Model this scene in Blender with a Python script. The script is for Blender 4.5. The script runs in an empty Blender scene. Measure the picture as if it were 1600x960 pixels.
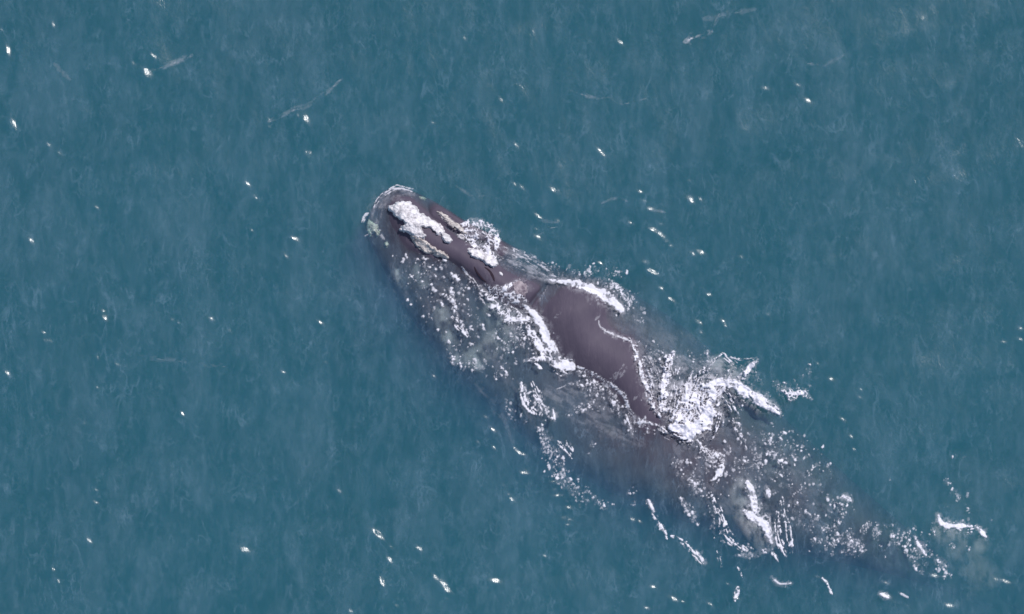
import bpy, math
import numpy as np
from mathutils import Vector
from mathutils.bvhtree import BVHTree

R = math.radians
sc = bpy.context.scene
COL = sc.collection
PX = 0.0125                     # metres per photo pixel at the sea surface

# ------------------------------------------------------------------ camera
cam_d = bpy.data.cameras.new('camera')
cam = bpy.data.objects.new('camera', cam_d); COL.objects.link(cam)
CAM_H = 60.0
cam.location = (0, 0, CAM_H); cam.rotation_euler = (0, 0, 0)
cam_d.sensor_width = 36.0; cam_d.lens = 36.0 * CAM_H / 20.0
cam_d.clip_start = 0.5; cam_d.clip_end = 12000
sc.camera = cam

# ------------------------------------------------------------------ light
SUN_EL, SUN_AZ = R(56), R(52)            # azimuth measured from +X (image right) towards +Y (image top)
S = Vector((math.cos(SUN_EL)*math.cos(SUN_AZ), math.cos(SUN_EL)*math.sin(SUN_AZ), math.sin(SUN_EL)))
wd = bpy.data.worlds.new('World'); sc.world = wd; wd.use_nodes = True
nt = wd.node_tree; nt.nodes.clear()
sky = nt.nodes.new('ShaderNodeTexSky'); sky.sky_type = 'NISHITA'; sky.sun_disc = False
sky.sun_elevation = SUN_EL; sky.sun_rotation = math.pi/2 - SUN_AZ
bg = nt.nodes.new('ShaderNodeBackground'); bg.inputs[1].default_value = 0.11
wo = nt.nodes.new('ShaderNodeOutputWorld')
nt.links.new(sky.outputs[0], bg.inputs[0]); nt.links.new(bg.outputs[0], wo.inputs[0])
sd = bpy.data.lights.new('sun', 'SUN'); sd.energy = 3.6; sd.angle = R(0.53); sd.color = (1.0, 0.965, 0.925)
sun = bpy.data.objects.new('sun', sd); COL.objects.link(sun)
sun.rotation_euler = (-S).to_track_quat('-Z', 'Y').to_euler(); sun.location = S*50

sc.view_settings.view_transform = 'Standard'; sc.view_settings.look = 'None'
sc.view_settings.exposure = 0.0; sc.view_settings.gamma = 1.0
sc.view_settings.use_curve_mapping = False
cy = sc.cycles
cy.use_denoising = True
try: cy.denoiser = 'OPENIMAGEDENOISE'; cy.denoising_input_passes = 'RGB_ALBEDO_NORMAL'
except Exception: pass
cy.max_bounces = 6; cy.volume_bounces = 3; cy.transparent_max_bounces = 24
cy.sample_clamp_indirect = 4.0; cy.use_adaptive_sampling = False
cy.caustics_reflective = False; cy.caustics_refractive = False

# ------------------------------------------------------------------ numpy noise
def rng(seed): return np.random.default_rng(seed)
def vnoise(x, y, seed=0):
    """smooth value noise 0..1"""
    t = rng(seed).random((256, 256)).astype(np.float32)
    xi = np.floor(x).astype(np.int64); yi = np.floor(y).astype(np.int64)
    fx = (x-xi).astype(np.float32); fy = (y-yi).astype(np.float32)
    fx = fx*fx*fx*(fx*(fx*6-15)+10); fy = fy*fy*fy*(fy*(fy*6-15)+10)
    a = t[xi & 255, yi & 255]; b = t[(xi+1) & 255, yi & 255]
    c = t[xi & 255, (yi+1) & 255]; d = t[(xi+1) & 255, (yi+1) & 255]
    return a+(b-a)*fx+(c-a)*fy+(a-b-c+d)*fx*fy
def fbm(x, y, seed=0, o=4, g=0.5):
    r = 0; a = 1; s = 0
    for k in range(o):
        r = r + a*vnoise(x*2**k+17.3*k, y*2**k-9.1*k, seed+k); s += a; a *= g
    return r/s
def worley(x, y, seed=0):
    q = rng(seed); jx = q.random((256, 256)); jy = q.random((256, 256))
    xi = np.floor(x).astype(np.int64); yi = np.floor(y).astype(np.int64)
    f1 = np.full(x.shape, 9.0); f2 = np.full(x.shape, 9.0)
    for i in (-1, 0, 1):
        for j in (-1, 0, 1):
            cx = xi+i; cyy = yi+j
            d = np.hypot(cx+jx[cx & 255, cyy & 255]-x, cyy+jy[cx & 255, cyy & 255]-y)
            f2 = np.minimum(f2, np.maximum(f1, d)); f1 = np.minimum(f1, d)
    return f1, f2
def uniformise(n):
    s = np.sort(n.ravel()[::7]); return np.searchsorted(s, n)/len(s)
def sstep(a, b, x):
    t = np.clip((x-a)/(b-a), 0, 1); return t*t*(3-2*t)
def poly_sd(px, py, P):
    """signed distance in px to a polygon, positive inside"""
    P = np.asarray(P, float); n = len(P); d = np.full(px.shape, 1e9); ins = np.zeros(px.shape, bool)
    for i in range(n):
        a = P[i]; b = P[(i+1) % n]; e = b-a
        t = np.clip(((px-a[0])*e[0]+(py-a[1])*e[1])/(e@e+1e-9), 0, 1)
        d = np.minimum(d, np.hypot(px-a[0]-t*e[0], py-a[1]-t*e[1]))
        c = ((a[1] > py) != (b[1] > py))
        xx = a[0]+(py-a[1])*(e[0])/(e[1] if abs(e[1]) > 1e-9 else 1e-9)
        ins ^= c & (px < xx)
    return np.where(ins, d, -d)
def line_sd(px, py, L):
    """distance to polyline, arc length, signed side"""
    L = np.asarray(L, float); d = np.full(px.shape, 1e9); s = np.zeros(px.shape); sg = np.zeros(px.shape); acc = 0
    for a, b in zip(L[:-1], L[1:]):
        e = b-a; ln = math.hypot(*e)
        t = np.clip(((px-a[0])*e[0]+(py-a[1])*e[1])/(ln*ln+1e-9), 0, 1)
        dd = np.hypot(px-a[0]-t*e[0], py-a[1]-t*e[1]); m = dd < d
        d = np.where(m, dd, d); s = np.where(m, acc+t*ln, s)
        sg = np.where(m, ((px-a[0])*e[1]-(py-a[1])*e[0])/ln, sg); acc += ln
    return d, s, sg, acc
def toX(px): return (np.asarray(px)-800.0)*PX
def toY(py): return (480.0-np.asarray(py))*PX

# ------------------------------------------------------------------ material helpers
def newmat(name):
    m = bpy.data.materials.new(name); m.use_nodes = True; m.node_tree.nodes.clear()
    return m, m.node_tree.nodes, m.node_tree.links
def N(nodes, t, **kw):
    n = nodes.new(t)
    for k, v in kw.items(): setattr(n, k, v)
    return n

def grid_mesh(name, X, Y, Z, keep=None, attr=None, flip=False):
    h, w = X.shape
    idx = np.arange(h*w).reshape(h, w)
    q = np.stack([idx[1:, :-1], idx[1:, 1:], idx[:-1, 1:], idx[:-1, :-1]], -1)
    if flip: q = q[..., ::-1]
    if keep is not None: q = q[keep]
    q = q.reshape(-1, 4)
    used = np.unique(q); rem = np.full(h*w, -1, np.int64); rem[used] = np.arange(len(used))
    q = rem[q]
    co = np.stack([X.ravel()[used], Y.ravel()[used], Z.ravel()[used]], -1).astype(np.float32)
    me = mesh_np(name, co, q)
    if attr is not None:
        a = me.attributes.new('cover', 'FLOAT', 'POINT'); a.data.foreach_set('value', attr.ravel()[used].astype(np.float32))
    return me
def mesh_np(name, co, q):
    me = bpy.data.meshes.new(name)
    me.vertices.add(len(co)); me.vertices.foreach_set('co', np.ascontiguousarray(co, np.float32).ravel())
    me.loops.add(q.size); me.loops.foreach_set('vertex_index', q.ravel().astype(np.int32))
    me.polygons.add(len(q)); me.polygons.foreach_set('loop_start', np.arange(0, q.size, q.shape[1], dtype=np.int32))
    me.polygons.foreach_set('loop_total', np.full(len(q), q.shape[1], np.int32))
    me.update(calc_edges=True); me.shade_smooth()
    return me
def link(name, me, mat, parent=None, label=None, cat=None, kind=None, group=None):
    o = bpy.data.objects.new(name, me); COL.objects.link(o)
    if mat: me.materials.append(mat)
    if parent: o.parent = parent
    if label: o['label'] = label
    if cat: o['category'] = cat
    if kind: o['kind'] = kind
    if group: o['group'] = group
    return o

# ================================================================== SEA SURFACE
# wavelets that catch the sun: (px, py, radius of the bright facet in px)
GLINTS = [(12,78,3),(83,38,2),(2,46,1.5),(22,194,2.5),(93,239,1.5),(229,119,2.5),(232,112,2.5),(209,99,1),(421,188,1.5),
(478,185,3.5),(466,181,1.5),(480,241,2.4),(486,238,2),(388,288,2),(152,324,1),(394,360,1),(462,373,2.5),(49,376,2.5),(447,400,1),
(164,495,3),(269,499,1.8),(273,503,1.8),(331,498,2),(360,517,1.5),(501,504,2),(72,532,2.5),(79,531,1.5),(141,558,1.2),(153,558,1.2),
(184,569,1),(443,581,1.5),(509,566,1.5),(13,583,3),(132,661,2),(285,646,1.8),(151,766,1.6),(153,775,1.6),(149,784,2),
(140,845,2.2),(83,890,2.2),(383,859,4.2),(530,768,2),(589,831,3.3),(594,839,2.8),(612,856,1.8),(609,874,2.5),(601,892,1.8),
(598,904,2),(597,911,2),(655,857,2.5),(622,936,2),(548,955,3),(680,901,2),(694,912,3.5),(700,923,3),(774,907,3),(851,868,2.2),
(678,588,2),(770,671,2),(771,699,2),(787,758,1.5),(795,772,1.5),(799,780,2.5),(804,700,1.8),(811,707,1.5),(819,710,1.5),
(814,738,2),(820,733,1.3),(823,739,1.5),(867,765,2),(870,774,1.8),(889,793,2),(884,808,2),(889,813,2),(988,812,2),
(783,156,2.2),(677,192,1.5),(807,227,1.6),(813,227,1.4),(811,232,2),(726,60,1.5),(969,66,1.2),(936,234,2),(943,242,2),
(1079,308,3),(1081,315,3),(1079,282,1.8),(985,348,2.3),(1001,300,1.2),(1007,314,1.2),(1015,326,2.2),(1024,359,2.5),(1031,365,2.5),
(1037,370,2.2),(1042,377,2.2),(1048,384,2),(1047,390,2.2),(1095,394,3),(1089,391,1.5),(1158,401,2.2),(1011,410,3),(1016,414,2.5),
(1028,417,2.2),(1015,422,2.2),(1024,427,2.5),(1033,450,2.8),(1046,467,2.5),(1053,470,1.4),(1109,460,3),(1092,503,2),(1094,508,1.6),
(1131,502,2),(1133,509,1.5),(1201,491,1.8),(1196,138,2.6),(1198,143,2.4),(1247,133,1.8),(1262,157,1.8),(815,292,1.8),(864,296,2.8),
(840,337,1.3),(846,341,1.5),(872,345,1.8),(839,369,2.2),(938,411,1.8),(1299,592,3),(1278,568,1.5),(1344,621,1.8),(1330,682,2.2),
(1334,702,1.5),(1020,917,3),(1054,936,2.5),(1150,928,2),(1153,918,1.8),(1290,908,2),(1384,929,2.6),(1483,946,2.4),(1298,926,1.8),
(1385,911,2),(1460,899,2.6),(1570,908,2),(1556,905,1.6),(1010,950,2.2),(1110,944,1.6),(1595,530,1.4),(1589,532,1.2),(1068,940,2)]
CAM = np.array([0, 0, CAM_H]); SV = np.array(S)
def half_slope(x, y):
    v = CAM-np.array([x, y, 0]); v = v/np.linalg.norm(v); h = v+SV; h /= np.linalg.norm(h)
    return -h[0]/h[2], -h[1]/h[2]          # dz/dx, dz/dy of a facet that mirrors the sun into the lens

wave_q = rng(5)
WAVES = []
for lam, amp, n in ((9.0, .034, 3), (4.2, .022, 4), (2.1, .012, 6), (1.1, .0066, 9), (.62, .0036, 14)):
    for k in range(n):
        th = (R(-8)+wave_q.normal()*0.4) if k % 3 else (R(-52)+wave_q.normal()*.35)     # two crossing trains
        l = lam*(0.75+0.5*wave_q.random())
        WAVES.append((2*math.pi/l*math.cos(th), 2*math.pi/l*math.sin(th), wave_q.random()*6.28, amp/math.sqrt(n)*1.4))
def sea(x, y):
    z = np.zeros(np.shape(x)); 
    wx = x+0.35*(fbm(x*.45+50, y*.45+50, 91, 3)-.5)*4; wy = y+0.35*(fbm(x*.45+90, y*.45+20, 92, 3)-.5)*4
    for kx, ky, ph, a in WAVES: z = z+a*np.sin(kx*wx+ky*wy+ph)
    z = z+0.030*(fbm(x*1.1+80, y*.62+80, 93, 4, .52)-.5)      # elongated chop
    fade = 1/(1+((np.abs(x)+np.abs(y))/60.0)**2)
    return z*fade
def grow(lo, hi, step, far):
    """even spacing between lo and hi, growing outside"""
    core = np.arange(lo, hi+step*.5, step); t = step*1.25; out = []; p = core[-1]
    while p < far: p += t; t *= 1.22; out.append(p)
    out = np.array(out); return np.concatenate([(-(out-core[-1])+core[0])[::-1], core, out])
xs = grow(-10.6, 10.6, PX*2.0, 5200.0); ys = grow(-6.6, 6.6, PX*2.0, 5200.0)[::-1]
GX, GY = np.meshgrid(xs, ys)
GZ = sea(GX, GY)
def add_glint(gx, gy, GZ, px, py, r, ang=None):
    x0, y0 = float(toX(px)), float(toY(py))
    hsh = math.sin(px*12.9898+py*78.233)*43758.5453; hsh -= math.floor(hsh)
    sg = max(min(r, 2.4)*PX*2.0+max(r-2.4, 0)*PX*1.3, PX*3.3)*(.8+.4*hsh); ex = 5.0*sg*1.8
    i0, i1 = np.searchsorted(xs, (x0-ex, x0+ex)); j0, j1 = np.searchsorted(-ys, (-(y0+ex), -(y0-ex)))
    X = GX[j0:j1, i0:i1]-x0; Y = GY[j0:j1, i0:i1]-y0
    if X.size == 0: return
    sx, sy = half_slope(x0, y0)
    # tangent slope already there
    gi = GZ[j0:j1, i0:i1]; cj = np.argmin(np.abs(ys[j0:j1]-y0)); ci = np.argmin(np.abs(xs[i0:i1]-x0))
    gy_, gx_ = np.gradient(gi, ys[j0:j1], xs[i0:i1])
    sx -= gx_[cj, ci]; sy -= gy_[cj, ci]
    # narrow along the slope, longer across it
    n = math.hypot(sx, sy); ux, uy = sx/n, sy/n
    a = (X*ux+Y*uy)/sg; b = (-X*uy+Y*ux)/(sg*(.85+.5*hsh))
    r2 = a*a+b*b; GZ[j0:j1, i0:i1] += (sx*X+sy*Y)/np.sqrt(1+r2*r2)*np.exp(-(r2/9.0)**2)
done = []; gr = rng(77)
GLINTS = GLINTS+[(x+gr.normal()*9, y+gr.normal()*13, 1.0+.7*gr.random()) for x, y, r in GLINTS if gr.random() < .3]
for g in GLINTS:                       # two wavelets closer than this would merge into one
    if all(math.hypot(g[0]-k[0], g[1]-k[1]) > 6.6 for k in done): done.append(g); add_glint(GX, GY, GZ, *g)
from_bisect = lambda arr, v: np.clip(np.searchsorted(arr, v)-1, 0, len(arr)-2)
def sea_at(x, y):
    """height of the built sheet"""
    i = from_bisect(xs, x); j = from_bisect(-ys, -y)
    fx = (x-xs[i])/(xs[i+1]-xs[i]); fy = (y-ys[j])/(ys[j+1]-ys[j])
    return (GZ[j, i]*(1-fx)*(1-fy)+GZ[j, i+1]*fx*(1-fy)+GZ[j+1, i]*(1-fx)*fy+GZ[j+1, i+1]*fx*fy)

# closed body of water: wavy top, straight sides, flat bottom far below
DEEP = -26.0
h, w = GX.shape
idx = np.arange(h*w).reshape(h, w)
q = np.stack([idx[1:, :-1], idx[1:, 1:], idx[:-1, 1:], idx[:-1, :-1]], -1).reshape(-1, 4)
rim = np.concatenate([idx[0, :], idx[1:, -1], idx[-1, ::-1][1:], idx[::-1, 0][1:-1]])
nb = h*w; nr = len(rim)
co = np.stack([GX.ravel(), GY.ravel(), GZ.ravel()], -1)
rimco = co[rim].copy(); rimco[:, 2] = DEEP
low = nb+np.arange(nr)
side = np.stack([rim, np.roll(rim, -1), np.roll(low, -1), low], -1)
c4 = co[[idx[0, 0], idx[0, -1], idx[-1, -1], idx[-1, 0]]].copy(); c4[:, 2] = DEEP
co = np.concatenate([co, rimco]); 
cidx = [nb+int(np.where(rim == k)[0][0]) for k in (idx[0, 0], idx[0, -1], idx[-1, -1], idx[-1, 0])]
q = np.concatenate([q, side])
me = bpy.data.meshes.new('water')
co = co.astype(np.float32)
me.vertices.add(len(co)); me.vertices.foreach_set('co', co.ravel())
nl = q.size+nr
me.loops.add(nl); me.loops.foreach_set('vertex_index', np.concatenate([q.ravel(), low]).astype(np.int32))
npoly = len(q)+1
ls = np.concatenate([np.arange(0, q.size, 4), [q.size]]); lt = np.concatenate([np.full(len(q), 4), [nr]])
me.polygons.add(npoly); me.polygons.foreach_set('loop_start', ls.astype(np.int32)); me.polygons.foreach_set('loop_total', lt.astype(np.int32))
me.update(calc_edges=True); me.shade_smooth()

m, nd, lk = newmat('sea_water')
out = N(nd, 'ShaderNodeOutputMaterial')
tc = N(nd, 'ShaderNodeTexCoord')
# micro ripples, long in one direction
mp = N(nd, 'ShaderNodeMapping'); mp.inputs['Rotation'].default_value = (0, 0, R(-14)); mp.inputs['Scale'].default_value = (1.0, 0.55, 1)
lk.new(tc.outputs['Object'], mp.inputs[0])
n1 = N(nd, 'ShaderNodeTexNoise'); n1.inputs['Scale'].default_value = 5.0; n1.inputs['Detail'].default_value = 5; n1.inputs['Roughness'].default_value = .6; n1.inputs['Distortion'].default_value = .6
lk.new(mp.outputs[0], n1.inputs['Vector'])
bp = N(nd, 'ShaderNodeBump'); bp.inputs['Strength'].default_value = 1.0; bp.inputs['Distance'].default_value = 0.014
lk.new(n1.outputs[0], bp.inputs['Height'])
gl = N(nd, 'ShaderNodeBsdfGlossy'); gl.inputs['Roughness'].default_value = 0.17; gl.inputs['Color'].default_value = (1, 1, 1, 1)
lk.new(bp.outputs[0], gl.inputs['Normal'])
tr = N(nd, 'ShaderNodeBsdfTransparent')
gl2 = N(nd, 'ShaderNodeBsdfGlossy'); gl2.inputs['Roughness'].default_value = 0.33; lk.new(bp.outputs[0], gl2.inputs['Normal'])
gm = N(nd, 'ShaderNodeMixShader'); gm.inputs[0].default_value = .35; lk.new(gl.outputs[0], gm.inputs[1]); lk.new(gl2.outputs[0], gm.inputs[2])
fr = N(nd, 'ShaderNodeFresnel'); fr.inputs[0].default_value = 1.333; lk.new(bp.outputs[0], fr.inputs['Normal'])
mx = N(nd, 'ShaderNodeMixShader'); lk.new(fr.outputs[0], mx.inputs[0]); lk.new(tr.outputs[0], mx.inputs[1]); lk.new(gm.outputs[0], mx.inputs[2])
# sky sheen on the waves, painted in as soft pale diffuse wisps
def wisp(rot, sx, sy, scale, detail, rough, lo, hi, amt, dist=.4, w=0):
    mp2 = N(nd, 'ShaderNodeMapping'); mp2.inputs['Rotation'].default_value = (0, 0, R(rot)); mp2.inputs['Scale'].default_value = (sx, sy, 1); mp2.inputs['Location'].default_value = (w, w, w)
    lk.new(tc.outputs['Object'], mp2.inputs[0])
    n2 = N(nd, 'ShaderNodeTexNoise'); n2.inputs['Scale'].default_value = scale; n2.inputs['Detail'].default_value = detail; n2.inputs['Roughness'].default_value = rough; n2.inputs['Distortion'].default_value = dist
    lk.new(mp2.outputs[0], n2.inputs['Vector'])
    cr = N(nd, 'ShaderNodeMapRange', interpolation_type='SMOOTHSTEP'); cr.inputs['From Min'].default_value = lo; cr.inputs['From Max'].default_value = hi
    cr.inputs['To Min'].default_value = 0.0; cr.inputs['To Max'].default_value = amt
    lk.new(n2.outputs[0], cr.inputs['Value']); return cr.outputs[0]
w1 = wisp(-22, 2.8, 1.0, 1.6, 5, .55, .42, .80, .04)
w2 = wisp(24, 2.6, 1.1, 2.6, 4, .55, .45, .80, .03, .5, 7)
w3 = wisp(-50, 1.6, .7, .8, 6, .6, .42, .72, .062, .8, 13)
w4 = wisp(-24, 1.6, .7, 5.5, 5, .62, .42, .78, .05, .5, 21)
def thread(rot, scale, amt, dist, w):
    """thin pale lines that paint the sheen along ripple crests"""
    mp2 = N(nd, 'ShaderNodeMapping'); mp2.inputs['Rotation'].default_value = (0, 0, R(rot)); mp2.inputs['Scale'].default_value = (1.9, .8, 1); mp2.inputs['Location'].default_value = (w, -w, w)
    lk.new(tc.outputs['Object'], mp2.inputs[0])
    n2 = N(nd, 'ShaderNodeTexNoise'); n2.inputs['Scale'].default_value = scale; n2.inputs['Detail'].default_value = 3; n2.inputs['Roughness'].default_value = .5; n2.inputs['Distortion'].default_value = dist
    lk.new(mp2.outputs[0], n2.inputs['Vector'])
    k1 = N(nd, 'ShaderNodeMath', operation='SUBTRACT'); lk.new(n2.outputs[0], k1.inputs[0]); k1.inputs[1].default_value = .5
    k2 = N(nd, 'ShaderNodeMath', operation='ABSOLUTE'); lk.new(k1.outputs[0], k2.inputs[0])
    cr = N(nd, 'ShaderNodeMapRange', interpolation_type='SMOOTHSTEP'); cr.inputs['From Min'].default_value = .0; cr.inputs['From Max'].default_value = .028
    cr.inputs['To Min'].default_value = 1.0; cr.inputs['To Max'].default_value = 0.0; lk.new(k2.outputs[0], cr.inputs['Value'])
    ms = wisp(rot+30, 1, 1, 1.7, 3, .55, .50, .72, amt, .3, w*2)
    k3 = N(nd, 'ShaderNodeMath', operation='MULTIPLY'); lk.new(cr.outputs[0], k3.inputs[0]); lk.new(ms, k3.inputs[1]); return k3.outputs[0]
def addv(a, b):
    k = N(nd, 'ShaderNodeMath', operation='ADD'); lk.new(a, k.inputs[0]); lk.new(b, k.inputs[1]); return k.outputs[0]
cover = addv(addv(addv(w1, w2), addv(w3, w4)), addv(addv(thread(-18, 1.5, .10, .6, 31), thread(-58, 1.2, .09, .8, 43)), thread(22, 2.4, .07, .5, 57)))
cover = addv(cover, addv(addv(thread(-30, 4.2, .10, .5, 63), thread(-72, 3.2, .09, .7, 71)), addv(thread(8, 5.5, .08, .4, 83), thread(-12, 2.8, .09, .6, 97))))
df = N(nd, 'ShaderNodeBsdfDiffuse'); df.inputs[0].default_value = (.30, .43, .57, 1)  # pale tint of the painted sheen
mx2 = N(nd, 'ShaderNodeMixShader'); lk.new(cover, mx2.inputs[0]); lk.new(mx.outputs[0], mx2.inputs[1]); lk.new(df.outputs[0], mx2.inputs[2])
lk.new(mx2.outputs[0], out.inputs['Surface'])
# the water itself
VS = N(nd, 'ShaderNodeVolumeScatter'); VS.inputs['Color'].default_value = (.25, .38, .80, 1); VS.inputs['Density'].default_value = 1.0; VS.inputs['Anisotropy'].default_value = 0.0
VA = N(nd, 'ShaderNodeVolumeAbsorption'); VA.inputs['Color'].default_value = (.05, .76, .70, 1); VA.inputs['Density'].default_value = 1.62
ad = N(nd, 'ShaderNodeAddShader'); lk.new(VS.outputs[0], ad.inputs[0]); lk.new(VA.outputs[0], ad.inputs[1]); lk.new(ad.outputs[0], out.inputs['Volume'])
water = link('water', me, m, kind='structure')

sb = mesh_np('seabed', np.array([[-5300, -5300, DEEP-.5], [5300, -5300, DEEP-.5], [5300, 5300, DEEP-.5], [-5300, 5300, DEEP-.5]], float), np.array([[0, 1, 2, 3]]))
m, nd, lk = newmat('sand'); out = N(nd, 'ShaderNodeOutputMaterial'); d = N(nd, 'ShaderNodeBsdfDiffuse')
nn = N(nd, 'ShaderNodeTexNoise'); nn.inputs['Scale'].default_value = 40; cc = N(nd, 'ShaderNodeMixRGB')
cc.inputs[1].default_value = (.20, .18, .13, 1); cc.inputs[2].default_value = (.33, .30, .22, 1)
lk.new(nn.outputs[0], cc.inputs[0]); lk.new(cc.outputs[0], d.inputs[0]); lk.new(d.outputs[0], out.inputs[0])
link('seabed', sb, m, kind='structure')

# ================================================================== WHALE BODY
RINGS = [  # outline in the photo: upper side, lower side, height of the ridge, half height of the body
 ((579,330),(577,335),-.42,.02),((592,304),(570,354),-.22,.30),((618,291),(577,380),-.13,.52),((655,302),(590,405),-.10,.70),
 ((690,320),(606,440),-.11,.85),((730,345),(628,480),-.12,1.0),((775,368),(656,520),-.12,1.12),((820,392),(690,560),-.12,1.25),
 ((870,415),(728,605),-.13,1.38),((920,428),(775,648),-.12,1.45),((970,445),(822,690),-.12,1.5),((1020,475),(872,728),-.12,1.5),
 ((1065,505),(930,762),-.12,1.5),((1112,545),(990,790),-.12,1.45),((1162,590),(1052,814),-.12,1.3),((1215,640),(1120,836),-.16,1.15),
 ((1270,690),(1190,856),-.16,1.0),((1325,742),(1265,874),-.18,.8),((1385,795),(1343,890),-.26,.62),((1440,842),(1415,908),-.48,.45),
 ((1495,885),(1478,930),-1.15,.34),((1545,918),(1534,952),-1.6,.26),((1592,948),(1584,974),-1.75,.18),((1640,985),(1636,997),-1.85,.09)]
RG = np.array([[*a, *b, c, d] for a, b, c, d in RINGS], float)
def resample(A, n):
    t = np.arange(len(A)); tt = np.linspace(0, len(A)-1, n)
    # Catmull-Rom
    i = np.clip(np.floor(tt).astype(int), 0, len(A)-2); f = (tt-i)[:, None]
    p0 = A[np.maximum(i-1, 0)]; p1 = A[i]; p2 = A[i+1]; p3 = A[np.minimum(i+2, len(A)-1)]
    return .5*((2*p1)+(-p0+p2)*f+(2*p0-5*p1+4*p2-p3)*f*f+(-p0+3*p1-3*p2+p3)*f**3)
NS, NT = 560, 150
RR = resample(RG, NS)
BACK = [(838,470),(850,456),(864,445),(888,447),(912,452),(932,461),(942,478),(938,498),(944,516),(964,524),(985,533),(997,556),
        (1006,590),(1018,625),(1030,655),(1022,663),(1004,660),(988,645),(977,620),(952,600),(905,572),(884,556),(866,532),(852,508),(836,486)]
ROSTRUM = [(610,322),(622,311),(640,311),(655,324),(690,352),(722,376),(752,393),(778,410),(806,430),(836,440),(848,455),(828,484),
           (798,480),(762,460),(734,436),(702,411),(668,401),(638,386),(614,350)]
LIPCREST = [(683,333),(725,358),(765,366),(782,392)]
def blur(a, r):
    for ax in (0, 1):
        for _ in range(3):
            p = np.pad(a, [(r, r) if k == ax else (0, 0) for k in (0, 1)], mode='edge'); c = np.cumsum(p, axis=ax)
            z0 = np.zeros_like(np.take(c, [0], axis=ax)); c = np.concatenate([z0, c], axis=ax); n = a.shape[ax]; w = 2*r+1
            a = (np.take(c, np.arange(w, w+n), axis=ax)-np.take(c, np.arange(0, n), axis=ax))/w
    return a
_gx = np.arange(520, 1300, 2.0); _gy = np.arange(250, 850, 2.0); _GX, _GY = np.meshgrid(_gx, _gy)
def field(P, fn, r):
    F = blur(fn(poly_sd(_GX, _GY, P)*PX), r)
    def get(px, py):
        fx = np.clip((px-_gx[0])/2, 0, len(_gx)-1.001); fy = np.clip((py-_gy[0])/2, 0, len(_gy)-1.001)
        i = fx.astype(int); j = fy.astype(int); fx = fx-i; fy = fy-j
        return F[j, i]*(1-fx)*(1-fy)+F[j, i+1]*fx*(1-fy)+F[j+1, i]*(1-fx)*fy+F[j+1, i+1]*fx*fy
    return get
F_BACK = field(BACK, lambda d: np.where(d > 0, .26*(1-np.exp(-d/.28)), np.maximum(.5*d, -.12+.1*d)), 6)
F_ROST = field(ROSTRUM, lambda d: np.where(d > 0, .25*(1-np.exp(-d/.22)), .55*d), 2)
def top_sculpt(px, py, z):
    """height of the upper skin so that the back and the rostrum break the surface where they do"""
    n = (fbm(px/26, py/26, 7, 3)-.5)
    d = poly_sd(px, py, BACK)*PX
    zb = F_BACK(px, py)+.012
    w = np.exp(-np.maximum(-d, 0)/.55)
    z = z*(1-w)+zb*w
    d = poly_sd(px, py, ROSTRUM)*PX
    zr = F_ROST(px, py)+.02
    w = np.exp(-(np.maximum(-d, 0)/.28)**1.5)
    z = np.maximum(z*(1-w)+zr*w, np.where(d > 0, zr, -9))
    z = np.maximum(z, -9)
    # the raised crest of the far lip
    d, s, sg, L = line_sd(px, py, LIPCREST); d = d*PX
    z = np.maximum(z, .12-.9*np.maximum(d-.10, 0)-.6*d*d - .05)
    # fold behind the blowholes
    d, s, sg, L = line_sd(px, py, [(822,486),(836,466),(852,447)]); z = z-.09*np.exp(-(d/3.2)**2)
    d, s, sg, L = line_sd(px, py, [(640,372),(700,408),(742,436),(772,468)]); z = z-.05*np.exp(-(d/4.0)**2)
    # chin tip rolls up to the surface
    z = z+.012*n+.16*(fbm(px/42, py/60, 17, 3)-.5)*np.clip((.02-z)/.12, 0, 1)
    return z
u = np.linspace(0, 2*math.pi, NT, endpoint=False)
U = RR[:, 0:2]; Lw = RR[:, 2:4]; C = (U+Lw)/2; Hh = (U-Lw)/2
ct = np.cos(u); st = np.sin(u)
e = .88
cx_ = np.sign(ct)*np.abs(ct)**e; ex_ = np.interp(np.linspace(0, 23, NS), [0, 11, 18, 23], [.36, .36, .75, 1.0])[:, None]
sz_ = np.sign(st)[None]*np.where(st[None] > 0, np.abs(st)[None]**ex_, np.abs(st)[None])
PXs = C[:, 0:1]+Hh[:, 0:1]*cx_[None]; PYs = C[:, 1:2]+Hh[:, 1:2]*cx_[None]
b = RR[:, 5:6]; top = RR[:, 4:5]
ZS = (top-b)+b*sz_
up = st[None] > 0
zs = top_sculpt(PXs, PYs, ZS)
wt = sstep(0.0, .35, st)[None]*np.ones_like(ZS)
ZS = ZS*(1-wt)+zs*wt
co = np.stack([toX(PXs), toY(PYs), ZS], -1).reshape(-1, 3)
ii = np.arange(NS*NT).reshape(NS, NT)
q = np.stack([ii[:-1], np.roll(ii, -1, 1)[:-1], np.roll(ii, -1, 1)[1:], ii[1:]], -1).reshape(-1, 4)
verts = [co]; quads = [q]; base = len(co)
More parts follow.
